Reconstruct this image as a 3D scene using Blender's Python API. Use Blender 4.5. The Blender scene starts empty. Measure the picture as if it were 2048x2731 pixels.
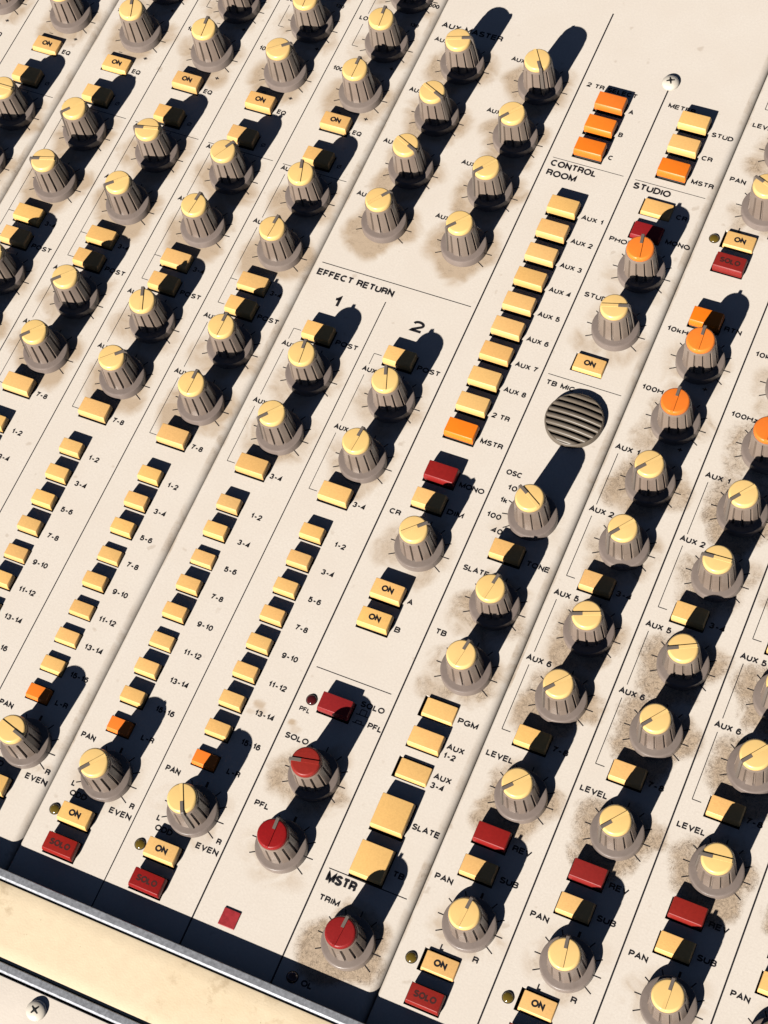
import bpy, math, random
from mathutils import Vector, Matrix
random.seed(7)
MM = 0.001
sc = bpy.context.scene
# ------------------------------------------------------------------ camera, sky, sun, exposure
cam_data = bpy.data.cameras.new('camera')
cam = bpy.data.objects.new('camera', cam_data)
sc.collection.objects.link(cam)
CX = Vector((0.90675344, 0.39732753, -0.14117021))
CY = Vector((-0.30868093, 0.85356628, 0.41969118))
CZ = Vector((0.28725299, -0.33697987, 0.8966216))
CP = Vector((173.77123, -61.71141, 539.76459))
rot = Matrix((CX, CY, CZ)).transposed()
cam.matrix_world = Matrix.Translation(CP * MM) @ rot.to_4x4()
cam_data.sensor_fit = 'VERTICAL'
cam_data.sensor_height = 24.0
cam_data.sensor_width = 18.0
cam_data.lens = 44.09
cam_data.clip_start = 0.01
cam_data.clip_end = 100.0
sc.camera = cam

SUN = Vector((-3.5, -25.0, 16.0)).normalized()
world = bpy.data.worlds.new('World')
sc.world = world
world.use_nodes = True
wn = world.node_tree.nodes
wl = world.node_tree.links
wn.clear()
sky = wn.new('ShaderNodeTexSky')
sky.sky_type = 'NISHITA'
sky.sun_disc = False
sky.air_density = 0.16
sky.dust_density = 0.05
sky.ozone_density = 0.3
sky.sun_elevation = math.asin(SUN.z)
sky.sun_rotation = math.radians(186.5)
bg = wn.new('ShaderNodeBackground')
bg.inputs['Strength'].default_value = 0.05
wo = wn.new('ShaderNodeOutputWorld')
wl.new(sky.outputs[0], bg.inputs[0])
wl.new(bg.outputs[0], wo.inputs[0])

sun_data = bpy.data.lights.new('sun', 'SUN')
sun_data.energy = 5.0
sun_data.angle = math.radians(0.5)
sun_data.color = (1.0, 0.965, 0.90)
sun = bpy.data.objects.new('sun', sun_data)
sc.collection.objects.link(sun)
sun.rotation_euler = SUN.to_track_quat('Z', 'Y').to_euler()

sc.view_settings.view_transform = 'Standard'
sc.view_settings.look = 'None'
sc.view_settings.gamma = 1.0
sc.view_settings.use_curve_mapping = False
sc.view_settings.exposure = 0.84
sc.render.engine = 'CYCLES'
sc.cycles.max_bounces = 6
sc.cycles.diffuse_bounces = 0
sc.cycles.glossy_bounces = 3

# ------------------------------------------------------------------ materials
def mat(name, col, rough=0.5, metal=0.0, spec=0.5, noise=0.0, nscale=900.0, bump=0.0, bscale=3000.0,
        sss=0.0, rvar=0.0, coat=0.0, blotch=0.0, vary=0.0):
    m = bpy.data.materials.new(name)
    m.use_nodes = True
    n = m.node_tree.nodes
    l = m.node_tree.links
    b = n['Principled BSDF']
    b.inputs['Base Color'].default_value = (*col, 1)
    b.inputs['Roughness'].default_value = rough
    b.inputs['Metallic'].default_value = metal
    b.inputs['Specular IOR Level'].default_value = spec
    if coat:
        b.inputs['Coat Weight'].default_value = coat
        b.inputs['Coat Roughness'].default_value = 0.15
    if sss:
        b.inputs['Subsurface Weight'].default_value = sss
        b.inputs['Subsurface Radius'].default_value = (1.0, 0.6, 0.3)
        b.inputs['Subsurface Scale'].default_value = 0.0012
    tc = n.new('ShaderNodeTexCoord')
    geo = n.new('ShaderNodeNewGeometry')
    if noise:
        t = n.new('ShaderNodeTexNoise')
        t.inputs['Scale'].default_value = nscale
        t.inputs['Detail'].default_value = 4
        t.inputs['Roughness'].default_value = 0.7
        l.new(geo.outputs['Position'], t.inputs['Vector'])
        r = n.new('ShaderNodeMapRange')
        r.inputs['From Min'].default_value = 0.3
        r.inputs['From Max'].default_value = 0.7
        r.inputs['To Min'].default_value = 1 - noise
        r.inputs['To Max'].default_value = 1 + noise * 0.35
        l.new(t.outputs[0], r.inputs[0])
        mx = n.new('ShaderNodeMix')
        mx.data_type = 'RGBA'
        mx.blend_type = 'MULTIPLY'
        mx.inputs[0].default_value = 1
        mx.inputs[6].default_value = (*col, 1)
        l.new(r.outputs[0], mx.inputs[7])
        l.new(mx.outputs[2], b.inputs['Base Color'])
        if rvar:
            r2 = n.new('ShaderNodeMapRange')
            r2.inputs['From Min'].default_value = 0.3
            r2.inputs['From Max'].default_value = 0.7
            r2.inputs['To Min'].default_value = rough - rvar
            r2.inputs['To Max'].default_value = rough + rvar
            l.new(t.outputs[0], r2.inputs[0])
            l.new(r2.outputs[0], b.inputs['Roughness'])
    if blotch:
        src = b.inputs['Base Color'].links[0].from_socket
        for sc_, lo, hi, amt, cc in ((75, .60, .68, .55, (.42, .31, .19)), (380, .66, .72, .6, (.25, .20, .14)), (28, .55, .75, .35, (.62, .45, .27))):
            t3 = n.new('ShaderNodeTexNoise')
            t3.inputs['Scale'].default_value = sc_
            t3.inputs['Detail'].default_value = 6
            t3.inputs['Roughness'].default_value = 0.65
            l.new(geo.outputs['Position'], t3.inputs['Vector'])
            r3 = n.new('ShaderNodeMapRange')
            for nm_, v_ in (('From Min', lo), ('From Max', hi), ('To Min', 0), ('To Max', amt)):
                r3.inputs[nm_].default_value = v_
            l.new(t3.outputs[0], r3.inputs[0])
            m3 = n.new('ShaderNodeMix')
            m3.data_type = 'RGBA'
            l.new(r3.outputs[0], m3.inputs[0])
            l.new(src, m3.inputs[6])
            m3.inputs[7].default_value = (*cc, 1)
            src = m3.outputs[2]
        l.new(src, b.inputs['Base Color'])
    if vary:
        src = b.inputs['Base Color'].links[0].from_socket
        oi = n.new('ShaderNodeObjectInfo')
        hs = n.new('ShaderNodeHueSaturation')
        for nm_, lo, hi in (('Hue', 0.5 - .003 * vary, 0.5 + .003 * vary), ('Saturation', 1 - .025 * vary, 1 + .02 * vary), ('Value', 1 - .11 * vary, 1 + .03 * vary)):
            q_ = n.new('ShaderNodeMath')
            q_.operation = 'MULTIPLY'
            q_.inputs[1].default_value = {'Hue': 7.31, 'Saturation': 13.7, 'Value': 1.0}[nm_]
            l.new(oi.outputs['Random'], q_.inputs[0])
            q2 = n.new('ShaderNodeMath')
            q2.operation = 'FRACT'
            l.new(q_.outputs[0], q2.inputs[0])
            r4 = n.new('ShaderNodeMapRange')
            r4.inputs['To Min'].default_value = lo
            r4.inputs['To Max'].default_value = hi
            l.new(q2.outputs[0], r4.inputs[0])
            l.new(r4.outputs[0], hs.inputs[nm_])
        l.new(src, hs.inputs['Color'])
        l.new(hs.outputs[0], b.inputs['Base Color'])
    if bump:
        t2 = n.new('ShaderNodeTexNoise')
        t2.inputs['Scale'].default_value = bscale
        t2.inputs['Detail'].default_value = 3
        l.new(geo.outputs['Position'], t2.inputs['Vector'])
        bp_ = n.new('ShaderNodeBump')
        bp_.inputs['Strength'].default_value = bump
        bp_.inputs['Distance'].default_value = 0.0001
        l.new(t2.outputs[0], bp_.inputs['Height'])
        l.new(bp_.outputs[0], b.inputs['Normal'])
    return m

def panel_material():
    m = mat('enamelled_panel', (0.60, 0.52, 0.44), rough=0.55, spec=0.35, bump=0.16, bscale=1600)
    n = m.node_tree.nodes
    l = m.node_tree.links
    b = n['Principled BSDF']
    geo = n.new('ShaderNodeNewGeometry')
    def noise(scale, detail, rough=0.6, dist=0.0):
        t = n.new('ShaderNodeTexNoise')
        t.inputs['Scale'].default_value = scale
        t.inputs['Detail'].default_value = detail
        t.inputs['Roughness'].default_value = rough
        t.inputs['Distortion'].default_value = dist
        l.new(geo.outputs['Position'], t.inputs['Vector'])
        return t.outputs[0]
    def rng(src, a, c, d, e, clamp=True):
        r = n.new('ShaderNodeMapRange')
        r.clamp = clamp
        for i, v in zip(('From Min', 'From Max', 'To Min', 'To Max'), (a, c, d, e)):
            r.inputs[i].default_value = v
        l.new(src, r.inputs[0])
        return r.outputs[0]
    def math_(op, a, c):
        q = n.new('ShaderNodeMath')
        q.operation = op
        for i, v in enumerate((a, c)):
            if isinstance(v, (int, float)):
                q.inputs[i].default_value = v
            else:
                l.new(v, q.inputs[i])
        return q.outputs[0]
    def mixc(f, a, c):
        q = n.new('ShaderNodeMix')
        q.data_type = 'RGBA'
        l.new(f, q.inputs[0])
        for i, v in ((6, a), (7, c)):
            if isinstance(v, tuple):
                q.inputs[i].default_value = (*v, 1)
            else:
                l.new(v, q.inputs[i])
        return q.outputs[2]
    at = n.new('ShaderNodeAttribute')
    at.attribute_name = 'dirt'
    heavy = n.new('ShaderNodeAttribute')
    heavy.attribute_name = 'grime'
    # base mottling
    base = mixc(rng(noise(60, 5), 0.35, 0.7, 0, 1), (0.640, 0.573, 0.503), (0.610, 0.535, 0.460))
    grain = rng(noise(1500, 2), 0.25, 0.75, 0, 1)
    base = mixc(grain, base, (0.570, 0.503, 0.438))
    spots = rng(noise(190, 2, 0.5), 0.70, 0.76, 0, 0.35)
    base = mixc(spots, base, (0.33, 0.25, 0.18))
    # soft brown halo with a ragged edge
    n1 = rng(noise(120, 4, 0.55, 1.0), 0.3, 0.7, -0.34, 0.34)
    fade = rng(at.outputs['Fac'], 0.0, 0.3, 0, 1)
    d = math_('ADD', at.outputs['Fac'], math_('MULTIPLY', n1, fade))
    halo = rng(d, 0.06, 0.95, 0, 0.95)
    base = mixc(halo, base, (0.42, 0.315, 0.22))
    # curly greasy strands: thin ridges of a twisted noise
    hv = rng(math_('ADD', heavy.outputs['Fac'], math_('MULTIPLY', n1, rng(heavy.outputs['Fac'], 0, .3, 0, 1))), 0.08, 0.62, 0, 1)
    for sc_, wd, amt, cc in ((300, .03, .75, (0.26, 0.195, 0.14)), (560, .04, .65, (0.20, 0.15, 0.11)), (220, .016, .9, (0.08, 0.06, 0.045))):
        q = noise(sc_, 4, 0.6, 1.8)
        ridge = rng(math_('ABSOLUTE', math_('SUBTRACT', q, 0.5), 0.0), 0.0, wd, 1, 0)
        base = mixc(math_('MULTIPLY', math_('MULTIPLY', ridge, hv), amt), base, cc)
    # worn darker smears
    n3 = rng(noise(520, 6, 0.7, 0.5), 0.50, 0.68, 0, 1)
    h3 = math_('MULTIPLY', n3, rng(hv, 0.25, 1.0, 0, 0.6))
    base = mixc(h3, base, (0.20, 0.145, 0.10))
    l.new(base, b.inputs['Base Color'])
    return m

M = {}
M['panel'] = panel_material()
M['ink'] = mat('screen_printed_ink', (0.012, 0.011, 0.014), rough=0.5, spec=0.3)
M['faded'] = mat('worn_ink', (0.045, 0.014, 0.012), rough=0.5, spec=0.3)
M['well'] = mat('well_plastic', (0.012, 0.012, 0.013), rough=0.6, spec=0.2)
M['yellow'] = mat('cream_yellow_plastic', (0.70, 0.405, 0.140), rough=0.42, spec=0.4, noise=0.10, nscale=1500, sss=0.0, bump=0.25, bscale=2500, vary=1)
M['capyellow'] = mat('yellow_cap_plastic', (0.72, 0.475, 0.178), rough=0.32, spec=0.45, noise=0.04, nscale=400, sss=0.0, vary=0.5)
M['orange'] = mat('orange_plastic', (0.74, 0.175, 0.014), rough=0.38, spec=0.4, noise=0.06, nscale=900, bump=0.2, bscale=2500, vary=0.6)
M['red'] = mat('red_plastic', (0.235, 0.011, 0.009), rough=0.42, spec=0.3, noise=0.14, nscale=1200, bump=0.3, bscale=2000, vary=1)
M['stem'] = mat('switch_stem_plastic', (0.045, 0.042, 0.038), rough=0.5, spec=0.3)
M['body'] = mat('taupe_knob_plastic', (0.205, 0.154, 0.122), rough=0.30, spec=0.5, noise=0.05, nscale=350, rvar=0.08, vary=0.8)
M['skirt'] = mat('mauve_grey_skirt_plastic', (0.195, 0.153, 0.132), rough=0.32, spec=0.5, noise=0.10, nscale=300, rvar=0.08, sss=0.0, vary=0.8)
M['pointer'] = mat('grey_pointer_plastic', (0.13, 0.105, 0.088), rough=0.45, spec=0.4)
M['vinyl'] = mat('cream_vinyl', (0.68, 0.55, 0.38), rough=0.8, spec=0.12, noise=0.06, nscale=260, bump=0.35, bscale=1800, blotch=1.0)
M['chrome'] = mat('brushed_aluminium', (0.34, 0.345, 0.37), rough=0.42, metal=0.5, noise=0.35, nscale=900, rvar=0.05)
M['front'] = mat('front_enamel', (0.66, 0.58, 0.50), rough=0.5, spec=0.35, noise=0.06, nscale=80, bump=0.3, bscale=1500)
M['screw'] = mat('painted_screw', (0.55, 0.49, 0.41), rough=0.3, spec=0.5, noise=0.08, nscale=600)
M['mic'] = mat('taupe_grille_plastic', (0.125, 0.100, 0.076), rough=0.42, spec=0.4, noise=0.12, nscale=500)
M['ledamber'] = mat('amber_lens', (0.10, 0.065, 0.008), rough=0.08, spec=0.8, coat=0.6)
M['ledred'] = mat('red_lens', (0.055, 0.006, 0.006), rough=0.08, spec=0.8, coat=0.6)
M['redsq'] = mat('red_window_plastic', (0.32, 0.03, 0.035), rough=0.3, spec=0.5, noise=0.3, nscale=500)
M['chassis'] = mat('chassis_steel', (0.03, 0.03, 0.035), rough=0.6)

# ------------------------------------------------------------------ mesh helpers
class MB:
    def __init__(self):
        self.v = []
        self.f = []
        self.m = []
    def add(self, vs, fs, mi=0):
        o = len(self.v)
        self.v += [tuple(p) for p in vs]
        self.f += [tuple(i + o for i in f) for f in fs]
        self.m += [mi] * len(fs)
    def quad(self, a, b, c, d, mi=0):
        self.add([a, b, c, d], [(0, 1, 2, 3)], mi)
    def rings(self, rings, mi=0, cap_top=True, cap_bot=False):
        n = len(rings[0])
        vs = [p for r in rings for p in r]
        fs = []
        for k in range(len(rings) - 1):
            for i in range(n):
                j = (i + 1) % n
                fs.append((k * n + i, k * n + j, (k + 1) * n + j, (k + 1) * n + i))
        if cap_top:
            fs.append(tuple((len(rings) - 1) * n + i for i in range(n)))
        if cap_bot:
            fs.append(tuple(reversed(range(n))))
        self.add(vs, fs, mi)
    def lathe(self, prof, n=40, c=(0, 0), mi=0, cap_top=True, cap_bot=False):
        self.rings([[(c[0] + r * math.cos(2 * math.pi * i / n), c[1] + r * math.sin(2 * math.pi * i / n), z)
                     for i in range(n)] for r, z in prof], mi, cap_top, cap_bot)
    def rrect(self, levels, mi=0, cap_top=True, seg=3):
        """levels: (x0,x1,y0,y1,z,r)"""
        rr = []
        for x0, x1, y0, y1, z, r in levels:
            ring = []
            for cx, cy, a0 in ((x1 - r, y1 - r, 0), (x0 + r, y1 - r, 90), (x0 + r, y0 + r, 180), (x1 - r, y0 + r, 270)):
                for k in range(seg + 1):
                    a = math.radians(a0 + 90 * k / seg)
                    ring.append((cx + r * math.cos(a), cy + r * math.sin(a), z))
            rr.append(ring)
        self.rings(rr, mi, cap_top)
    def build(self, name, mats, smooth=None):
        me = bpy.data.meshes.new(name)
        me.from_pydata([(x * MM, y * MM, z * MM) for x, y, z in self.v], [], self.f)
        for m in mats:
            me.materials.append(m)
        me.polygons.foreach_set('material_index', self.m)
        me.update()
        if smooth is not None:
            me.polygons.foreach_set('use_smooth', [True] * len(me.polygons))
            me.set_sharp_from_angle(angle=math.radians(smooth))
        return me

root = bpy.data.objects.new('mixing_console', None)
root.empty_display_size = 0.05
sc.collection.objects.link(root)
root['label'] = 'off-white analogue mixing console with rows of yellow-capped grey knobs and push buttons in sun'
root['category'] = 'mixing console'

def part(name, me, parent=root, loc=(0, 0, 0), rz=0.0, label=None):
    o = bpy.data.objects.new(name, me)
    sc.collection.objects.link(o)
    o.parent = parent
    o.location = (loc[0] * MM, loc[1] * MM, loc[2] * MM)
    o.rotation_euler = (0, 0, rz)
    if label:
        o['label'] = label
    return o

# where a point of the panel falls in the photograph: only used to leave out what lies far outside the frame
def seen(x, y, h=0, margin=150):
    d = Vector((x, y, h)) - CP
    q = (d.dot(CX), -d.dot(CY), -d.dot(CZ))
    u = 1024 + 5017.56 * q[0] / q[2]
    v = 1365.5 + 5017.56 * q[1] / q[2]
    return -margin < u < 2048 + margin and -margin < v < 2731 + margin

# ------------------------------------------------------------------ lettering: a plain sans-serif drawn as strokes
def arc_(cx, cy, rx, ry, a0, a1, n=10):
    return [(cx + rx * math.cos(math.radians(a0 + (a1 - a0) * i / n)), cy + ry * math.sin(math.radians(a0 + (a1 - a0) * i / n))) for i in range(n + 1)]
def oval(w):
    r = min(w / 2, .42)
    return [arc_(w / 2, .5, w / 2, .5, 90, 450, 28)]
GL = {
    'A': (.74, [[(0, 0), (.37, 1), (.74, 0)], [(.13, .33), (.61, .33)]]),
    'B': (.62, [[(.34, .53), (0, .53), (0, 1), (.34, 1)] + arc_(.34, .765, .24, .235, 90, -90)[1:], [(0, .53), (0, 0), (.36, 0)] + arc_(.36, .265, .26, .265, -90, 90)[1:]]),
    'C': (.72, [arc_(.38, .5, .38, .5, 48, 312, 22)]),
    'D': (.68, [[(0, 0), (0, 1), (.28, 1)] + arc_(.28, .5, .4, .5, 90, -90, 14)[1:] + [(0, 0)]]),
    'E': (.58, [[(.58, 1), (0, 1), (0, 0), (.58, 0)], [(0, .53), (.53, .53)]]),
    'F': (.54, [[(.54, 1), (0, 1), (0, 0)], [(0, .51), (.47, .51)]]),
    'G': (.74, [arc_(.38, .5, .38, .5, 42, 318, 22) + [(.72, .18), (.72, .46), (.42, .46)]]),
    'H': (.64, [[(0, 0), (0, 1)], [(.64, 0), (.64, 1)], [(0, .53), (.64, .53)]]),
    'I': (.0, [[(0, 0), (0, 1)]]),
    'K': (.64, [[(0, 0), (0, 1)], [(.6, 1), (.02, .4)], [(.22, .6), (.64, 0)]]),
    'L': (.5, [[(0, 1), (0, 0), (.5, 0)]]),
    'M': (.78, [[(0, 0), (0, 1), (.39, .08), (.78, 1), (.78, 0)]]),
    'N': (.64, [[(0, 0), (0, 1), (.64, 0), (.64, 1)]]),
    'O': (.80, oval(.80)),
    'P': (.58, [[(0, 0), (0, 1), (.32, 1)] + arc_(.32, .73, .26, .27, 90, -90)[1:] + [(0, .46)]]),
    'Q': (.80, oval(.80) + [[(.42, .34), (.82, -.10)]]),
    'R': (.62, [[(0, 0), (0, 1), (.34, 1)] + arc_(.34, .75, .26, .25, 90, -90)[1:] + [(0, .50)], [(.36, .50)] + arc_(.36, .30, .22, .20, 90, 0, 5)[1:] + [(.58, .1), (.64, 0)]]),
    'S': (.62, [arc_(.31, .745, .275, .255, 22, 200, 12) + [(.2, .56), (.42, .47)] + arc_(.31, .255, .31, .255, 30, -160, 12)]),
    'T': (.62, [[(0, 1), (.62, 1)], [(.31, 1), (.31, 0)]]),
    'U': (.64, [[(0, 1), (0, .32)] + arc_(.32, .32, .32, .32, 180, 360, 12)[1:] + [(.64, 1)]]),
    'V': (.68, [[(0, 1), (.34, 0), (.68, 1)]]),
    'X': (.66, [[(0, 0), (.64, 1)], [(.02, 1), (.66, 0)]]),
    'k': (.46, [[(0, 0), (0, 1)], [(.43, .7), (.02, .3)], [(.17, .45), (.46, 0)]]),
    'z': (.44, [[(0, .7), (.42, .7), (0, 0), (.44, 0)]]),
    '0': (.56, [arc_(.28, .5, .28, .5, 90, 450, 24)]),
    '1': (.34, [[(.02, .74), (.14, .78), (.28, 1), (.28, 0)]]),
    '2': (.56, [arc_(.28, .72, .27, .28, 172, -38, 12) + [(.03, .08), (0, 0), (.56, 0)]]),
    '3': (.56, [arc_(.27, .75, .24, .25, 165, -90, 12), arc_(.27, .26, .28, .26, 95, -165, 14)]),
    '4': (.58, [[(.43, 0), (.43, 1), (0, .28), (.58, .28)]]),
    '5': (.56, [[(.5, 1), (.1, 1), (.04, .5)] + arc_(.27, .32, .29, .32, 140, -160, 16)]),
    '6': (.56, [arc_(.30, .68, .25, .32, 30, 150, 8) + [(.0, .45)] , arc_(.28, .31, .28, .31, 170, 530, 20)]),
    '7': (.54, [[(0, 1), (.54, 1), (.33, .6), (.18, 0)]]),
    '8': (.56, [arc_(.28, .76, .23, .24, 90, 450, 18), arc_(.28, .265, .28, .265, 90, 450, 20)]),
    '9': (.56, [arc_(.28, .69, .28, .31, 0, 360, 20), [(.56, .69), (.56, .45)] + arc_(.26, .32, .27, .32, -5, -150, 8)[1:]]),
    '-': (.50, [[(.06, .40), (.44, .40)]]),
    '+': (.84, [[(0, .42), (.84, .42)], [(.42, 0), (.42, .84)]]),
    'Ø': (.70, [arc_(.35, .5, .33, .4, 90, 450, 22), [(.0, .02), (.7, .98)]]),
    ' ': (.22, []),
}
def thick(pl, t):
    """ribbon of width t along a polyline: mitred joins, butt ends"""
    closed = len(pl) > 3 and math.hypot(pl[0][0] - pl[-1][0], pl[0][1] - pl[-1][1]) < 1e-6
    pts = pl[:-1] if closed else pl
    n = len(pts)
    L, Rr = [], []
    for i in range(n):
        p = pts[i]
        a = pts[i - 1] if (i > 0 or closed) else None
        c = pts[(i + 1) % n] if (i < n - 1 or closed) else None
        def dr(u, v):
            d = math.hypot(v[0] - u[0], v[1] - u[1]) or 1
            return ((v[0] - u[0]) / d, (v[1] - u[1]) / d)
        d1 = dr(a, p) if a else dr(p, c)
        d2 = dr(p, c) if c else d1
        n1, n2 = (-d1[1], d1[0]), (-d2[1], d2[0])
        mx, my = n1[0] + n2[0], n1[1] + n2[1]
        q = math.hypot(mx, my) or 1
        mx, my = mx / q, my / q
        k = 1 / max(.42, mx * n1[0] + my * n1[1])
        L.append((p[0] + mx * t / 2 * k, p[1] + my * t / 2 * k))
        Rr.append((p[0] - mx * t / 2 * k, p[1] - my * t / 2 * k))
    fs = []
    m = n if closed else n - 1
    for i in range(m):
        j = (i + 1) % n
        fs.append((i, i + n, j + n, j))
    return L + Rr, fs

def write(mb, s, x, y, h=1.9, w=None, z=0.035, mi=1, bold=0.0, align='L', t=None):
    gap = .27
    cur, items = 0.0, []
    for ch in s:
        gw, pls = GL[ch]
        items.append((cur, pls))
        cur += gw + gap
    W = cur - gap
    t = t or h * (.232 + bold)
    hh = h - t
    kx = (w - t) / W if w else hh * 1.25
    x0 = x + t / 2 if align == 'L' else x - W * kx / 2
    q = 0
    for c, pls in items:
        for pl in pls:
            pts = [(x0 + (c + px) * kx, y + t / 2 + py * hh) for px, py in pl]
            dense = [pts[0]]
            for p0, p1 in zip(pts, pts[1:]):
                k = max(1, int(math.hypot(p1[0] - p0[0], p1[1] - p0[1]) / 0.35))
                dense += [(p0[0] + (p1[0] - p0[0]) * i / k, p0[1] + (p1[1] - p0[1]) * i / k) for i in range(1, k + 1)]
            vs, fs = thick(dense, t)
            mb.add([(vx, vy, z + .0015 * (q % 3)) for vx, vy in vs], fs, mi)
            q += 1

def line(mb, x0, y0, x1, y1, w=0.25, z=0.03, mi=1):
    dx, dy = x1 - x0, y1 - y0
    L = math.hypot(dx, dy)
    nx, ny = -dy / L * w / 2, dx / L * w / 2
    mb.quad((x0 + nx, y0 + ny, z), (x0 - nx, y0 - ny, z), (x1 - nx, y1 - ny, z), (x1 + nx, y1 + ny, z), mi)

# ------------------------------------------------------------------ layout of the strips (mm on the panel)
KN = []      # x, y, cap colour, pointer angle, grime, tick style, group note
BT = []      # x, y, kind, height, colour, text
HO = []      # holes x0,x1,y0,y1
LED = []
TX = []      # (x, y, text, kwargs)
LN = []      # lines
def knob(x, y, col='yellow', ang=228, dirt=0.6, grime=0.0, ticks='std'):
    x += 2.0 * (x - 173.8) / 540
    y += 2.0 * (y + 61.7) / 540
    KN.append((x, y, col, ang, dirt, grime, ticks))
def button(x, y, kind='wide', h=4.5, col='yellow', text=None, dx=0.0):
    dh = 0.16 * h
    h -= dh
    x += dh * (x - 173.8) / 540
    y += dh * (y + 61.7) / 540
    BT.append((x, y, kind, h, col, text))
    x += dx
    if kind == 'wide':
        HO.append((x - 5.65, x + 5.3, y - 3.6, y + 3.3))
    elif kind == 'narrow':
        HO.append((x - 4.0, x + 4.25, y - 3.0, y + 2.6))
    else:
        HO.append((x - 5.6, x + 5.35, y - 6.2, y + 5.8))
def tx(x, y, s, **k):
    TX.append((x, y, s, k))
def ln(x0, y0, x1, y1, w=0.2):
    LN.append((x0, y0, x1, y1, w))
NUM = ['1-2', '3-4', '5-6', '7-8', '9-10', '11-12', '13-14', '15-16', 'L-R']

in_ang = {-6: [95, 95, 109, 228, 196, 205, 118, 215], -5: [90, 90, 96, 192, 221, 224, 226, 200], -4: [90, 95, 38, 61, 85, 112, 42, 130],
          -3: [95, 95, 91, 107, 87, 90, 90, 345], -7: [90, 90, 90, 180, 190, 90, 90, 90], -8: [90, 90, 90, 90, 200, 90, 90, 90]}
H_ON = {-8: 2, -7: 2, -6: 2.2, -5: 4.0, -4: 4.0, -3: 4.2}
HN = {-3: [3.5, 3.5, 3.5, 2, 3.5, 2, 2, 2, 2], -4: [3.5, 3.5, 3.5, 3.5, 2, 3.5, 2, 2, 2], -5: [3.5, 3.5, 2, 3.5, 2, 2, 3.5, 2, 2],
      -2: [3.5, 3.5, 2, 3.5, 3.5, 2, 3.5, 3.5, 2], -1: [3.5] * 8 + [2]}
for s in range(-8, -2):
    X = s * 30
    kx = X + 18.1
    A = in_ang[s]
    for y, a, d in ((333.9, A[0], .5), (310.8, A[1], .55), (287.7, A[2], .75), (241.8, A[3], .8), (218.5, A[4], 1.0),
                    (178.3, A[5], .7), (155.5, A[6], .95), (29.4, A[7], .3)):
        knob(kx, y, 'yellow', a, d, 0.12)
    wx = X + 14.4
    button(wx, 273.8, 'wide', H_ON[s], 'yellow', 'ON')
    button(wx + .3, 258.2, 'wide', 4.4)
    button(wx, 204.1, 'wide', 3.6)
    button(wx + .2, 194.0, 'wide', 4.2)
    button(wx, 141.6, 'wide', 4.2)
    for i, t in enumerate(NUM):
        y = 126.4 - 10.05 * i
        button(X + 13.1, y, 'narrow', HN.get(s, HN[-4])[i], 'orange' if t == 'L-R' else 'yellow')
        tx(X + 19.2, y - 1.6, t)
    button(X + 13.8, 14.8, 'wide', 4.5, 'yellow', 'ON')
    button(X + 13.8, 4.7, 'wide', 4.0, 'red', 'SOLO')
    LED.append((X + 5.3, 14.7, 'amber'))
    tx(X + 20.6, 272.5, 'EQ'); tx(X + 21.2, 257.5, 'Ø', h=1.9, t=.22)
    tx(X + 20.6, 202.6, '3-4'); tx(X + 20.4, 192.7, 'POST', w=8.0); tx(X + 20.5, 140.2, '7-8')
    ln(X + 2.2, 253.4, X + 28.2, 253.4, .2)
    for y in (287.7, 310.8):
        tx(kx + 3.8, y - 8.5, '+', h=1.9)
        ln(kx - 6.4, y - 7.9, kx - 4.9, y - 7.9, .25)
    tx(X + 2.0, 296.6, '100Hz'); tx(X + 2.2, 320.3, 'LO'); tx(X + 24.6, 333.0, '600', h=1.8, bold=0.0, w=3.9); tx(X + 21.3, 322.8, '130', h=1.6)
    tx(X + 2.2, 250.9, 'AUX 1'); tx(X + 2.2, 227.6, 'AUX 2'); tx(X + 2.2, 187.4, 'AUX 5'); tx(X + 2.2, 164.4, 'AUX 6')
    ln(X + 4.6, 318.6, X + 4.6, 308.6); ln(X + 4.6, 308.6, X + 7.0, 308.6); ln(X + 4.6, 323.5, X + 4.6, 345)
    ln(X + 4.8, 249.5, X + 4.8, 230.5); ln(X + 4.8, 226.2, X + 4.8, 194.3)
    ln(X + 4.8, 204.5, X + 7.3, 204.5); ln(X + 4.8, 194.3, X + 7.3, 194.3)
    ln(X + 4.8, 186.0, X + 4.8, 167.5); ln(X + 4.8, 163.1, X + 4.8, 141.0); ln(X + 4.8, 141.0, X + 7.4, 141.0)
    tx(X + 1.9, 38.2, 'PAN'); tx(X + 6.4, 23.2, 'L'); tx(X + 26.8, 23.2, 'R'); tx(X + 7.2, 20.3, 'ODD', w=5.9); tx(X + 21.4, 19.9, 'EVEN', w=7.5)

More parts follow.
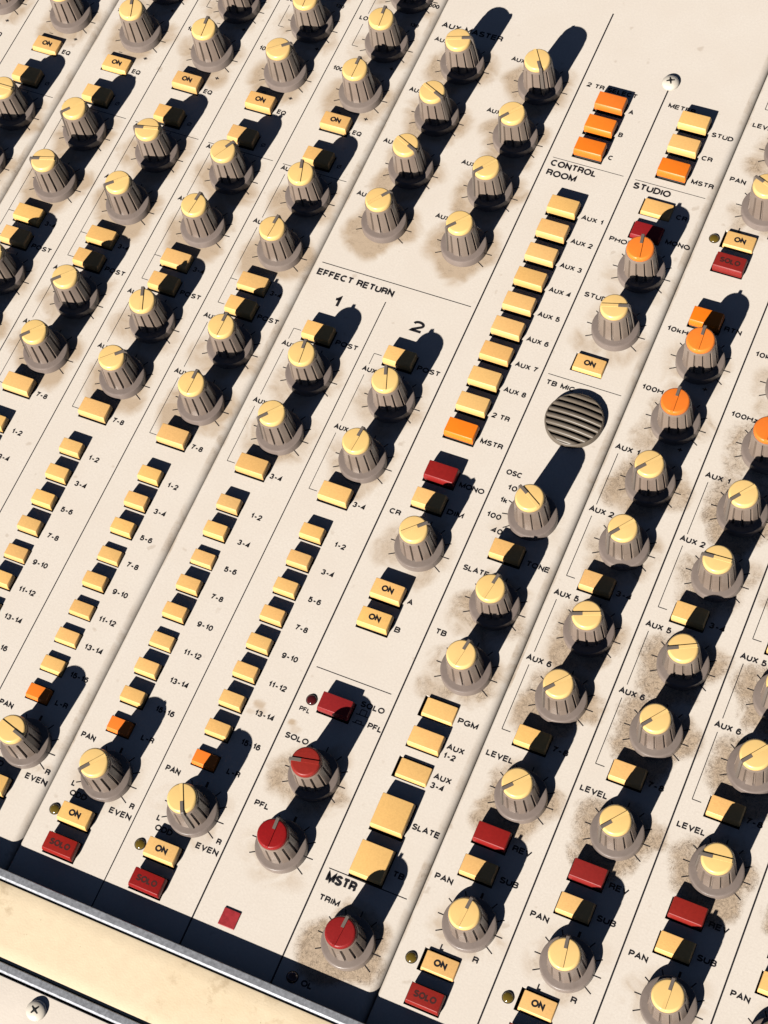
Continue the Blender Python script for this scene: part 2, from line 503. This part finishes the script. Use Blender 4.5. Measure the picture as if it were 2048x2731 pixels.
# effect returns and aux masters
for s in (-2, -1):
    X = s * 30
    kx = -42.0 if s == -2 else -12.3
    for y, a, n in ((310.2, (18, -56)[s + 2], (1, 5)[s + 2]), (286.9, (-24, 231)[s + 2], (2, 6)[s + 2]),
                    (263.7, (-24, 231)[s + 2], (3, 7)[s + 2]), (240.4, (52, 228)[s + 2], (4, 8)[s + 2])):
        knob(kx, y, 'yellow', a, 1.0 if y < 250 else .85, 0.2)
        tx(X + 2.5, y + 9.2, 'AUX %d' % n, w=7.8)
    knob(X + 18.0, 177.7, 'yellow', (96, 110)[s + 2], .55, .15)
    knob(X + 18.0, 154.5, 'yellow', (228, 85)[s + 2], .6, .15)
    knob(X + 17.1, 29.3, 'yellow', (231, -62)[s + 2], .25, .05)
    button(X + 14.2, 193.4, 'wide', 4.5)
    button(X + 14.3, 140.7, 'wide', 4.3)
    for i, t in enumerate(NUM):
        y = 125.9 - 10.03 * i
        button(X + 12.7, y, 'narrow', HN[s][i], 'orange' if t == 'L-R' else 'yellow')
        tx(X + 20.3, y - 1.5, t)
    button(X + 13.6, 14.9, 'wide', 4.5, 'yellow', 'ON')
    button(X + 13.6, 4.9, 'wide', 4.2, 'red', 'SOLO')
    LED.append((X + 5.3, 14.7, 'amber'))
    tx(X + 20.2, 192.3, 'POST', w=8.2); tx(X + 20.2, 139.4, '3-4')
    tx(X + 2.7, 186.3, 'AUX 1'); tx(X + 2.7, 163.3, 'AUX 2')
    ln(X + 4.3, 193.5, X + 7.0, 193.5); ln(X + 4.3, 193.5, X + 4.3, 189.2); ln(X + 4.3, 185.0, X + 4.3, 166.6)
    ln(X + 4.3, 162.0, X + 4.3, 140.5); ln(X + 4.3, 140.5, X + 7.2, 140.5)
    tx(X + 1.9, 38.2, 'PAN'); tx(X + 6.4, 23.2, 'L'); tx(X + 26.8, 23.2, 'R'); tx(X + 7.2, 20.3, 'ODD', w=5.9); tx(X + 21.4, 19.9, 'EVEN', w=7.5)
tx(-57.4, 325.9, 'AUX MASTER', h=2.4, w=23.8)
tx(-57.4, 215.6, 'EFFECT RETURN', h=2.6, w=28.8, bold=0.01)
ln(-57.3, 220.6, -1.9, 220.6, .28)
tx(-47.3, 205.6, '1', h=4.4, w=2.8, t=1.0); tx(-18.0, 205.5, '2', h=4.4, w=4.4, t=.95)

# control room
for y, t in ((310.6, 'A'), (300.6, 'B'), (290.6, 'C')):
    button(13.9, y, 'wide', 4.6, 'orange'); tx(20.2, y - .5, t)
for i in range(10):
    y = 265.6 - 10.02 * i
    button(13.9, y, 'wide', 4.6, 'orange' if i == 9 else 'yellow')
    tx(20.3, y - 1.1, ('AUX %d' % (i + 1)) if i < 8 else ('2 TR', 'MSTR')[i - 8], w=7.8 if i != 8 else 6.1)
button(13.8, 158.9, 'wide', 4.5, 'red'); button(13.8, 148.9, 'wide', 4.5)
tx(19.9, 157.5, 'MONO', w=8.6); tx(19.9, 147.4, 'DIM', w=5.6)
knob(17.4, 132.5, 'yellow', 43, .5, .15)
tx(2.3, 141.5, 'CR', w=3.9)
button(14.0, 115.4, 'wide', 4.5, 'yellow', 'ON'); button(14.0, 105.3, 'wide', 4.5, 'yellow', 'ON')
tx(20.2, 114.5, 'A', w=1.9); tx(20.1, 104.6, 'B', w=1.9)
ln(2.2, 85.5, 27.7, 85.5, .26)
button(14.0, 75.3, 'wide', 4.4, 'red')
LED.append((5.3, 75.1, 'red'))
tx(2.8, 70.6, 'PFL', h=1.6, w=3.6, bold=-0.01); tx(20.1, 78.6, 'SOLO', w=7.9); tx(24.9, 72.9, 'PFL', w=4.8)
for q in ((19.95, 75.93, 21.1, 76.0), (21.1, 75.98, 21.1, 77.8), (21.1, 77.8, 23.0, 77.8), (23.0, 77.8, 23.0, 75.98), (21.1, 76.0, 24.1, 76.0),
          (19.95, 73.2, 23.9, 73.2), (21.0, 73.2, 21.0, 74.1), (21.0, 74.1, 22.75, 74.1), (22.75, 74.1, 22.75, 73.2)):
    ln(*q, .26)
knob(17.0, 52.7, 'red', 192, .7, .35); knob(16.9, 29.4, 'red', 92, .25, .05)
tx(2.2, 61.2, 'SOLO', w=7.9); tx(2.5, 38.4, 'PFL', w=4.9)
ln(2.1, 285.3, 27.9, 285.3, .2); tx(2.2, 281.9, 'CONTROL', h=2.6, w=16.8); tx(2.2, 277.8, 'ROOM', h=2.6, w=10.8)
tx(2.2, 316.9, '2 TR SELECT', w=18.6, h=1.9)

# studio
for y, t, c, w in ((311.5, 'STUD', 'yellow', 7.7), (301.4, 'CR', 'yellow', 3.9), (291.2, 'MSTR', 'orange', 7.9)):
    button(43.9, y, 'wide', 4.6, c); tx(50.4, y - 1.7, t, w=w)
tx(32.3, 316.9, 'METER', w=9.8)
ln(32.2, 285.3, 58.0, 285.3, .2); tx(32.3, 281.8, 'STUDIO', h=2.6, w=13.4)
button(43.5, 276.1, 'wide', 1.3); button(43.5, 266.1, 'wide', 1.9, 'red')
tx(50.4, 274.5, 'CR', w=3.9); tx(50.4, 264.2, 'MONO', w=8.5)
knob(47.6, 249.8, 'orange', 100, .3, .05); knob(47.4, 226.5, 'yellow', 16, .45, .1)
tx(32.2, 259.6, 'PHONES', w=12.4); tx(32.1, 236.6, 'STUDIO', w=11.0)
button(43.6, 212.5, 'wide', 1.3, 'yellow', 'ON')
ln(31.9, 205.4, 58.0, 205.4, .22); tx(32.3, 201.5, 'TB MIC', w=10.1)
knob(47.0, 154.6, 'yellow', 149, .2, .0, 'osc')
tx(32.4, 166.9, 'OSC', w=5.4); tx(34.7, 161.9, '10k', w=5.2); tx(34.1, 157.1, '1k', w=2.6); tx(32.0, 151.0, '100', w=5.0); tx(35.5, 146.4, '40', w=3.8)
button(43.8, 140.8, 'wide', 4.5); tx(50.2, 139.4, 'TONE', w=7.8)
knob(47.1, 122.6, 'yellow', 80, .65, .35); knob(47.0, 99.9, 'yellow', 81, .6, .3)
tx(32.1, 131.5, 'SLATE', w=8.7); tx(32.3, 108.6, 'TB', w=3.7)
button(43.9, 85.8, 'wide', 1.2, dx=-.45); button(44.0, 75.4, 'wide', 3.6); button(44.0, 65.4, 'wide', 1.2, dx=-.4)
tx(50.1, 84.2, 'PGM', w=6.5); tx(50.1, 75.5, 'AUX', w=5.7); tx(50.1, 72.6, '1-2'); tx(50.0, 65.6, 'AUX', w=5.7); tx(50.1, 62.7, '3-4')
button(43.9, 50.4, 'square', 4.5); button(43.9, 35.2, 'square', 4.5)
tx(50.0, 49.1, 'SLATE', w=8.8); tx(50.3, 33.9, 'TB', w=3.7)
ln(32.0, 29.3, 58.0, 29.3, .28); tx(32.3, 25.3, 'MSTR', h=3.1, w=9.8, bold=0.03); tx(32.7, 19.6, 'TRIM', w=6.6)
knob(47.1, 10.9, 'red', 86, 1.3, 1.0)
LED.append((35.2, -3.8, 'red')); tx(38.2, -5.1, 'OL', w=3.6)

# right-hand return strips
r_ang = {2: [93, 93, 230, 232, 201, 229, 227, 85], 3: [93, 95, 232, 183, 206, 232, 231, 99], 4: [90, 90, 230, 230, 230, 232, 187, 91], 5: [90] * 8}
for s in (2, 3, 4, 5):
    X = s * 30
    kx = X + 17.3
    A = r_ang[s]
    g = (0.55, 0.95, 1.0, 1.0)[s - 2]
    for i, (y, c, d, gr) in enumerate(((223.9, 'orange', .35, .15), (200.8, 'orange', .55, .5), (177.8, 'yellow', .9, .9), (154.8, 'yellow', .6, .5),
                                       (124.6, 'yellow', .9, .9), (101.5, 'yellow', 1.0, 1.0), (69.2, 'yellow', 1.0, 1.0), (28.8, 'yellow', .3, .1))):
        knob(kx + (.3 if i == 7 else 0), y, c, A[i], d, gr * g)
    knob(X + 18.0, 285.2, 'yellow', 158, .35, .15); knob(X + 18.0, 308.6, 'yellow', 90, .75, .35)
    bx = X + 13.8
    button(bx, 239.7, 'wide', 4.5, 'orange'); button(bx, 140.6, 'wide', 4.2); button(bx, 87.1, 'wide', 4.2)
    button(bx, 55.2, 'wide', 4.5, 'red'); button(bx, 44.8, 'wide', 4.2)
    button(bx, 15.4, 'wide', 1.2, dx=-.4, text='ON'); button(bx, 5.0, 'wide', 3.8, 'red', 'SOLO')
    button(bx, 272.2, 'wide', 1.5, 'yellow', 'ON', dx=-.35); button(bx, 262.2, 'wide', 3.6, 'red', 'SOLO')
    LED.append((X + 5.1, 14.4, 'amber')); LED.append((X + 5.3, 271.3, 'amber'))
    tx(X + 19.9, 238.8, 'RTN', w=5.8); tx(X + 2.2, 233.2, '10kHz', w=9.0); tx(X + 2.1, 210.1, '100Hz', w=9.0)
    tx(X + 20.5, 215.6, '+'); tx(X + 20.5, 192.5, '+')
    for y, t in ((187.0, 'AUX 1'), (163.8, 'AUX 2'), (133.5, 'AUX 5'), (110.6, 'AUX 6')):
        tx(X + 1.8, y, t, w=8.2, h=2.0)
    ln(X + 3.5, 185.6, X + 3.5, 166.6, .24); ln(X + 3.5, 162.4, X + 3.5, 140.7, .24); ln(X + 3.5, 140.7, X + 6.3, 140.7, .24)
    ln(X + 3.5, 132.2, X + 3.5, 113.8, .24); ln(X + 3.5, 109.3, X + 3.5, 87.4, .24); ln(X + 3.5, 87.4, X + 6.3, 87.4, .24)
    tx(X + 19.9, 139.6, '3-4', w=5.1); tx(X + 19.9, 86.2, '7-8', w=5.1)
    tx(X + 1.9, 78.2, 'LEVEL', w=8.7); tx(X + 20.2, 53.9, 'REV', w=5.9); tx(X + 20.2, 43.9, 'SUB', w=5.8); tx(X + 2.1, 38.0, 'PAN', w=5.7)
    tx(X + 11.7, 19.5, 'L', w=1.4); tx(X + 21.7, 19.6, 'R', w=1.8)
    tx(X + 2.3, 317.9, 'LEVEL', w=8.7); tx(X + 2.3, 294.5, 'PAN', w=5.6); tx(X + 11.7, 276.1, 'L', w=1.4); tx(X + 21.7, 276.2, 'R', w=1.8)
    for q in ((X + 4.2, 326.0, X + 26, 326.0), (X + 4.2, 326.0, X + 4.2, 336), (X + 26, 326.0, X + 26, 336), (X + 4.2, 336, X + 26, 336)):
        ln(*q, .24)

# ------------------------------------------------------------------ faceplates
def ease(t):
    t = max(0.0, min(1.0, t))
    return t * t * (3 - 2 * t)

SPOTS = [(2.6, 66.3, .9, .9), (4.8, 64.4, 1.6, .4), (-9.5, 68.0, 1.7, .7), (-7.8, 66.0, 1.4, .6), (-11, 64.8, 1.2, .6)]
def stain(x, y, near):
    d = g = 0.0
    for sx, sy, sr, sa in SPOTS:
        if abs(x - sx) < 4 and abs(y - sy) < 4:
            d = max(d, sa * ease((sr + .9 - math.hypot(x - sx, (y - sy) * 1.3)) / 1.2))
    for kx, ky, c, a, kd, kg, tk in near:
        dx, dy = x - kx, y - ky
        if abs(dx) > 20 or abs(dy) > 20:
            continue
        r = math.hypot(dx, dy)
        th = math.atan2(dy, dx)
        wob = 1.4 * math.sin(3 * th + kx) + 1.0 * math.sin(5 * th + ky) + 0.9 * math.sin(2 * th + kx * 3 + ky)
        low = max(0.0, math.cos(th - math.radians(235)))
        reach = 14.2 + wob * 0.9 + 2.6 * low
        f = ease((reach - r) / 6.5)
        wgt = 0.82 + 0.35 * low + 0.25 * max(0.0, math.cos(th - math.radians(-20)))
        d = max(d, f * kd * wgt)
        f2 = ease((reach + 0.6 - r) / 7.0)
        g = max(g, f2 * kg * (0.45 + 0.65 * max(0.0, math.cos(th - math.radians(200))) + 0.6 * max(0.0, math.cos(th - math.radians(-45)))))
    return d, g

Y0, Y1 = -9.0, 400.0
RL, RR = 1.0, 2.7
def faceplate(xa, xb):
    holes = [h for h in HO if xa < h[0] < xb and seen((h[0] + h[1]) / 2, (h[2] + h[3]) / 2, 0, 170)]
    flat0, flat1 = xa + 0.14 + RL, xb - 0.14 - RR
    xs, ys = {flat0, flat1}, {Y0, Y1}
    for h in holes:
        xs |= {h[0], h[1]}
        ys |= {h[2], h[3]}
    def fill(S):
        S = sorted(S)
        out = [S[0]]
        for v in S[1:]:
            gap = v - out[-1]
            if gap < 1e-4:
                continue
            n = max(1, int(math.ceil(gap / 0.85)))
            p = out[-1]
            out += [p + gap * k / n for k in range(1, n + 1)]
        return out
    xs, ys = fill(xs), fill(ys)
    cols = []
    arc = 7
    for k in range(arc, 0, -1):
        a = math.pi / 2 * k / arc
        cols.append((flat0 - RL * math.sin(a), -RL + RL * math.cos(a)))
    cols = [(cols[0][0], -9.0)] + cols
    nl = len(cols)
    cols += [(x, 0.0) for x in xs]
    nr = len(cols)
    for k in range(1, arc + 1):
        a = math.pi / 2 * k / arc
        cols.append((flat1 + RR * math.sin(a), -RR + RR * math.cos(a)))
    cols.append((cols[-1][0], -9.0))
    mb = MB()
    nx, ny = len(cols), len(ys)
    verts = [(x, y, z) for y in ys for x, z in cols]
    fs = []
    hx = {}
    for j in range(ny - 1):
        cy = (ys[j] + ys[j + 1]) / 2
        rowh = [h for h in holes if h[2] < cy < h[3]]
        for i in range(nx - 1):
            cx = (cols[i][0] + cols[i + 1][0]) / 2
            if nl <= i < nr - 1 and any(h[0] < cx < h[1] for h in rowh):
                continue
            fs.append((j * nx + i, j * nx + i + 1, (j + 1) * nx + i + 1, (j + 1) * nx + i))
    mb.add(verts, fs, 0)
    nv = len(verts)
    for x0, x1, y0, y1 in holes:
        for z0, z1, mi in ((0.0, -1.0, 0), (-1.0, -7.0, 2)):
            a, b, c, d = (x0, y0), (x1, y0), (x1, y1), (x0, y1)
            for p, q in ((a, b), (b, c), (c, d), (d, a)):
                mb.quad((*p, z0), (*p, z1), (*q, z1), (*q, z0), mi)
        mb.quad((x0, y0, -7), (x1, y0, -7), (x1, y1, -7), (x0, y1, -7), 2)
    # printed strip lines
    s = int(round(xa / 30)) + 1
    while s * 30 < xb - 5:
        X = s * 30
        top = {0: 349.5, 30: 323.6, -30: 213.0}.get(X, Y1 - 4)
        w = 0.5 if X >= 0 else 0.34
        line(mb, X, Y0 + .2, X, top, w, 0.03)
        s += 1
    for x0, y0, x1, y1, w in LN:
        if xa < x0 < xb and seen(x0, y0, 0, 300):
            line(mb, x0, y0, min(x1, flat1) if x1 > x0 else x1, y1, w, 0.036)
    for x, y, t, k in TX:
        if xa < x < xb and seen(x, y, 0, 200):
            write(mb, t, x, y, **k)
    # scale ticks around the knobs
    for kx, ky, c, a, kd, kg, tk in KN:
        if not (xa < kx < xb and seen(kx, ky, 0, 200)):
            continue
        angs = [90 + 30 * k for k in range(-4, 5)] if tk == 'std' else [132, 162, 190, 219]
        for an in angs:
            q = math.radians(an)
            r1 = 10.1 if an != -30 else 10.4
            thick = 0.34 if not (an == 90 and abs(ky - 29.3) < 2) else 0.75
            line(mb, kx + 7.0 * math.cos(q), ky + 7.0 * math.sin(q), kx + r1 * math.cos(q), ky + r1 * math.sin(q), thick, 0.033)
    # print that reaches the rolled edge follows its curve
    for i in range(nv, len(mb.v)):
        x, y, z = mb.v[i]
        if 0.02 < z < 0.08 and x > flat1:
            q = min(x - flat1, RR * .95)
            mb.v[i] = (x, y, z + 0.03 - RR + math.sqrt(RR * RR - q * q))
    me = mb.build('faceplate', [M['panel'], M['ink'], M['well']], smooth=35)
    dirt = [0.0] * len(me.vertices)
    grime = [0.0] * len(me.vertices)
    near, ly = [], None
    for i in range(nv):
        x, y, z = verts[i]
        if y != ly:
            near = [k for k in KN if abs(k[1] - y) < 20 and xa - 5 < k[0] < xb + 5]
            ly = y
        if z > -1.5 and seen(x, y, 0, 60):
            dirt[i], grime[i] = stain(x, y, near)
        if z < -0.02 and z > -3:
            nz = 0.5 + 0.5 * math.sin(y * 0.13 + xa) * math.sin(y * 0.047)
            dirt[i] = max(dirt[i], 0.38 * nz)
            grime[i] = max(grime[i], 0.2 * nz)
    for nme, dat in (('dirt', dirt), ('grime', grime)):
        at = me.attributes.new(nme, 'FLOAT', 'POINT')
        at.data.foreach_set('value', dat)
    part('faceplate', me)
for a in (-300, -180, -60, 60):
    faceplate(a, a + 120)

# ------------------------------------------------------------------ knobs
def knob_body():
    mb = MB()
    G = 12
    n = G * 10
    def ring(r, z, dep):
        out = []
        for i in range(n):
            ph = (i % 10)
            k = (0.0, .02, .05, .08, .09, .08, .05, 0.0, 1.0, 0.92)[ph]
            a = 2 * math.pi * i / n
            rr = r - dep * k
            out.append((rr * math.cos(a), rr * math.sin(a), z))
        return out
    mb.rings([ring(5.85, 2.9, .7), ring(5.8, 3.6, .7), ring(5.6, 5.5, .75), ring(5.02, 13.0, .65), ring(4.97, 13.3, .1), ring(4.9, 13.9, 0), ring(4.72, 14.25, 0), ring(4.3, 14.3, 0)], 0)
    return mb.build('knob', [M['body']], smooth=25)
def knob_skirt():
    mb = MB()
    mb.lathe([(7.9, 0.15), (8.0, 0.3), (7.86, 2.75), (7.78, 2.98), (7.62, 3.08), (7.2, 3.12), (5.9, 3.3), (5.2, 3.4)], 64, cap_top=True, cap_bot=True)
    return mb.build('skirt', [M['skirt']], smooth=28)
def knob_cap(m):
    mb = MB()
    mb.lathe([(4.45, 13.9), (4.62, 14.2), (4.62, 14.95), (4.57, 15.3), (4.44, 15.6), (4.26, 15.83), (4.05, 15.94), (3.85, 15.97)], 56, cap_top=True)
    w = 0.5
    # raised rib across the blind half of the cap
    pts = [(-4.45, 15.1), (-4.4, 15.7), (-4.1, 16.28), (1.3, 16.28), (1.3, 15.3)]
    L = [(x, -w, z) for x, z in pts]
    Rr = [(x, w, z) for x, z in pts]
    k = len(pts)
    mb.add(L + Rr, [tuple(reversed(range(k))), tuple(range(k, 2 * k))] + [(i, (i + 1) % k, (i + 1) % k + k, i + k) for i in range(k)])
    return mb.build('cap', [m], smooth=35)
def knob_pointer():
    mb = MB()
    w = 0.47
    pts = [(1.3, 15.4), (1.3, 16.34), (4.75, 16.34), (5.05, 16.1), (5.22, 15.6), (6.25, 3.0), (5.0, 3.0), (4.4, 14.0), (4.4, 15.4)]
    L = [(x, -w * (1 if z > 10 else 1.15), z) for x, z in pts]
    Rr = [(x, w * (1 if z > 10 else 1.15), z) for x, z in pts]
    k = len(pts)
    mb.add(L + Rr, [(i, i + k, (i + 1) % k + k, (i + 1) % k) for i in range(k)])
    # side faces split so that they stay planar
    for off, flip in ((0, False), (k, True)):
        for f in ((0, 1, 2, 7 + 1), (2, 3, 4, 7), (2, 7, 8), (4, 5, 6, 7)):
            q = tuple(i + off for i in f)
            mb.f.append(q if not flip else tuple(reversed(q)))
            mb.m.append(0)
    return mb.build('pointer', [M['pointer']], smooth=30)
KB, KS, KP = knob_body(), knob_skirt(), knob_pointer()
KC = {'yellow': knob_cap(M['capyellow']), 'orange': knob_cap(M['orange']), 'red': knob_cap(M['red'])}
for kx, ky, c, a, kd, kg, tk in KN:
    if not seen(kx, ky, 8, 110):
        continue
    o = part('knob', KB, root, (kx, ky, 0), math.radians(a), None if c == 'yellow' else 'knob with %s cap' % c)
    part('skirt', KS, o); part('cap', KC[c], o); part('pointer', KP, o)

# ------------------------------------------------------------------ push buttons
def key_mesh(kind, m, text, inkm):
    mb = MB()
    hx, hy = {'wide': (4.95, 2.68), 'narrow': (3.6, 2.05), 'square': (5.0, 5.0)}[kind]
    mb.rrect([(-hx - .1, hx + .12, -hy - .42, hy + .1, -3.0, .2), (-hx - .12, hx + .32, -hy - .52, hy + .12, -1.55, .2), (-hx - .10, hx + .3, -hy - .50, hy + .1, -1.05, .25),
              (-hx, hx + .04, -hy + .02, hy, -.12, .2), (-hx + .08, hx - .05, -hy + .12, hy - .08, -.02, .2), (-hx + .2, hx - .17, -hy + .25, hy - .2, 0, .15)], 0)
    if text:
        write(mb, text, 0.05, -.95, h=2.1 if text == 'ON' else 2.0, w=4.0 if text == 'ON' else 7.0, z=0.03, mi=1, bold=0.03 if text == 'ON' else 0.015, align='C')
    return mb.build('button', [m, inkm], smooth=35)
def stem_mesh(kind):
    mb = MB()
    hx, hy = {'wide': (4.9, 2.75), 'narrow': (3.45, 2.1), 'square': (4.95, 5.1)}[kind]
    mb.rrect([(-hx, hx, -hy - .1, hy, -10.5, .2), (-hx, hx, -hy - .1, hy, -2.6, .2)], 0)
    return mb.build('stem', [M['stem']], smooth=35)
_k = {}
STM = {k: stem_mesh(k) for k in ('wide', 'narrow', 'square')}
NAMES = {'wide': 'push_button', 'narrow': 'routing_button', 'square': 'square_button'}
for x, y, kind, h, col, text in BT:
    if not seen(x, y, 3, 90):
        continue
    key = (kind, col, text)
    if key not in _k:
        _k[key] = key_mesh(kind, M[col], text, M['faded'] if col == 'red' else M['ink'])
    nm = NAMES[kind]
    if text == 'ON': nm = 'on_button'
    if text == 'SOLO': nm = 'solo_button'
    o = part(nm, _k[key], root, (x, y, h + random.uniform(-.06, .06)), math.radians(random.uniform(-.4, .4)), (col + ' button') if col != 'yellow' else None)
    part('stem', STM[kind], o)

# ------------------------------------------------------------------ indicator lamps
def led_mesh(m):
    mb = MB()
    prof = [(1.62 * math.cos(a), 0.12 + 0.75 * math.sin(a)) for a in [math.pi / 2 * k / 8 for k in range(8)]]
    mb.lathe([(1.62, -.5)] + prof, 28, cap_top=True)
    return mb.build('indicator_lamp', [m], smooth=60)
def led_ring():
    mb = MB()
    mb.lathe([(1.82, 0.02), (1.80, 0.14), (1.64, 0.16), (1.6, 0.02)], 28, cap_top=False)
    return mb.build('bezel', [M['well']], smooth=60)
LM = {'amber': led_mesh(M['ledamber']), 'red': led_mesh(M['ledred'])}
LR = led_ring()
for x, y, c in LED:
    if seen(x, y, 0, 60):
        o = part('indicator_lamp', LM[c], root, (x, y, 0), 0, 'unlit %s indicator lamp' % c)
        part('bezel', LR, o)

# small red square window
mb = MB()
mb.rrect([(-2.65, 2.65, -2.65, 2.65, -.5, .1), (-2.65, 2.65, -2.65, 2.65, .35, .1), (-2.5, 2.5, -2.5, 2.5, .5, .1)])
part('indicator_window', mb.build('indicator_window', [M['redsq']], smooth=30), root, (10.6, 4.6, 0), 0, 'small red square window')

# ------------------------------------------------------------------ talkback microphone grille
mb = MB()
RM = 9.6
mb.lathe([(RM - .55, -1.0), (RM - .55, 0.5)], 64, cap_top=True, mi=1)
mb.lathe([(RM, -.5), (RM, 1.6), (RM - .15, 1.95), (RM - .35, 2.1), (RM - .5, 2.1), (RM - .6, 1.7), (RM - .6, 0.3)], 64, cap_top=False, mi=0)
def dome(x, y):
    return 2.2 + 1.1 * max(0.0, 1 - (x * x + y * y) / ((RM - .4) ** 2))
pitch = 2.36
for k in range(-4, 4):
    yc = (k + .5) * pitch
    prof = []
    for dy, dz in ((-.72, -1.3), (-.74, -.40), (-.62, -.10), (-.35, .05), (.1, .08), (.5, -.02), (.72, -.22), (.80, -.5), (.80, -1.3)):
        prof.append((yc + dy, dz))
    Rin = RM - .5
    n = 24
    secs = []
    for i in range(n + 1):
        t = -1 + 2 * i / n
        sec = []
        for py, dz in prof:
            lim = math.sqrt(max(0.0, Rin * Rin - py * py)) if abs(py) < Rin else 0.0
            if abs(py) > Rin:
                py = math.copysign(Rin, py)
            x = t * lim
            sec.append((x, py, dome(x, py) + dz))
        secs.append(sec)
    m_ = len(prof)
    vs = [p for s_ in secs for p in s_]
    fs = []
    for i in range(n):
        for j in range(m_ - 1):
            fs.append((i * m_ + j, (i + 1) * m_ + j, (i + 1) * m_ + j + 1, i * m_ + j + 1))
    mb.add(vs, fs, 0)
part('microphone_grille', mb.build('microphone_grille', [M['mic'], M['well']], smooth=40), root, (46.4, 191.6, 0), math.radians(-2))

# ------------------------------------------------------------------ screws
def screw_mesh():
    mb = MB()
    mb.lathe([(3.0, -.3), (3.05, .5)] + [(3.05 * math.cos(a), .5 + 1.5 * math.sin(a)) for a in [math.pi / 2 * k / 8 for k in range(1, 8)]], 36)
    return mb.build('screw', [M['screw']], smooth=60)
def cross_mesh():
    mb = MB()
    pts = []
    a, b = .36, 1.45
    pl = [(b, -a * .6), (b, a * .6), (a, a), (a * .6, b), (-a * .6, b), (-a, a), (-b, a * .6), (-b, -a * .6), (-a, -a), (-a * .6, -b), (a * .6, -b), (a, -a)]
    mb.add([(x, y, 0.53 + 1.5 * math.sqrt(1 - (x * x + y * y) / 9.3)) for x, y in pl] + [(0, 0, 2.06)], [(i, (i + 1) % 12, 12) for i in range(12)])
    mb.lathe([(.55, 1.9), (.5, 2.065), (.3, 2.08)], 10)
    return mb.build('cross_recess', [M['well']])
SM, SX = screw_mesh(), cross_mesh()
FRZ = 5.2
for x, y, z, r in ((29.8, 326.7, 0, 25), (-29.2, -41.4, FRZ, 60)):
    o = part('screw', SM, root, (x, y, z), math.radians(r))
    part('cross_recess', SX, o)

# ------------------------------------------------------------------ arm rest and its metal trims, front panel, chassis
def extrude(name, prof, mats, smooth=18, x0=-320, x1=200, mi=None):
    mb = MB()
    n = 26
    k = len(prof)
    for i in range(k - 1):
        (ya, za), (yb, zb) = prof[i], prof[i + 1]
        mb.quad((x0, ya, za), (x0, yb, zb), (x1, yb, zb), (x1, ya, za), 0)
    mb.add([(x0, y, z) for y, z in prof], [tuple(range(k))])
    mb.add([(x1, y, z) for y, z in prof], [tuple(reversed(range(k)))])
    me = mb.build(name, mats, smooth=smooth)
    import bmesh
    bm = bmesh.new()
    bm.from_mesh(me)
    bmesh.ops.remove_doubles(bm, verts=bm.verts, dist=1e-6)
    bmesh.ops.recalc_face_normals(bm, faces=bm.faces)
    bm.to_mesh(me)
    bm.free()
    me.set_sharp_from_angle(angle=math.radians(smooth))
    return part(name, me)
def trim_prof(y):
    return [(y, -8), (y, 5.75), (y - .2, 6.0), (y - 2.15, 5.95), (y - 2.7, 5.4), (y - 2.75, 4.6), (y - 2.85, -8)]
extrude('metal_trim', trim_prof(-8.45), [M['chrome']])
extrude('armrest', [(-11.2, -8), (-11.2, 3.4), (-11.6, 3.4), (-11.65, 4.7), (-11.85, 5.0), (-12.4, 5.12), (-16, 5.14), (-22, 5.15), (-28, 5.14), (-31.9, 5.08), (-32.5, 4.9), (-32.8, 4.6), (-32.95, 4.3), (-32.95, -8)],
        [M['vinyl']])
extrude('metal_trim', trim_prof(-33.0), [M['chrome']])
extrude('front_panel', [(-36.35, -8), (-36.35, FRZ - .35), (-36.6, FRZ - .05), (-37.1, FRZ), (-75, FRZ), (-78, FRZ - .8), (-80, FRZ - 3.0), (-80.5, -50), (-36.4, -50)], [M['front']])
mb = MB()
mb.rrect([(-300, 180, -8, 400, -70, 2), (-300, 180, -8, 400, -9.2, 2)], 0)
part('chassis', mb.build('chassis', [M['chassis']]))
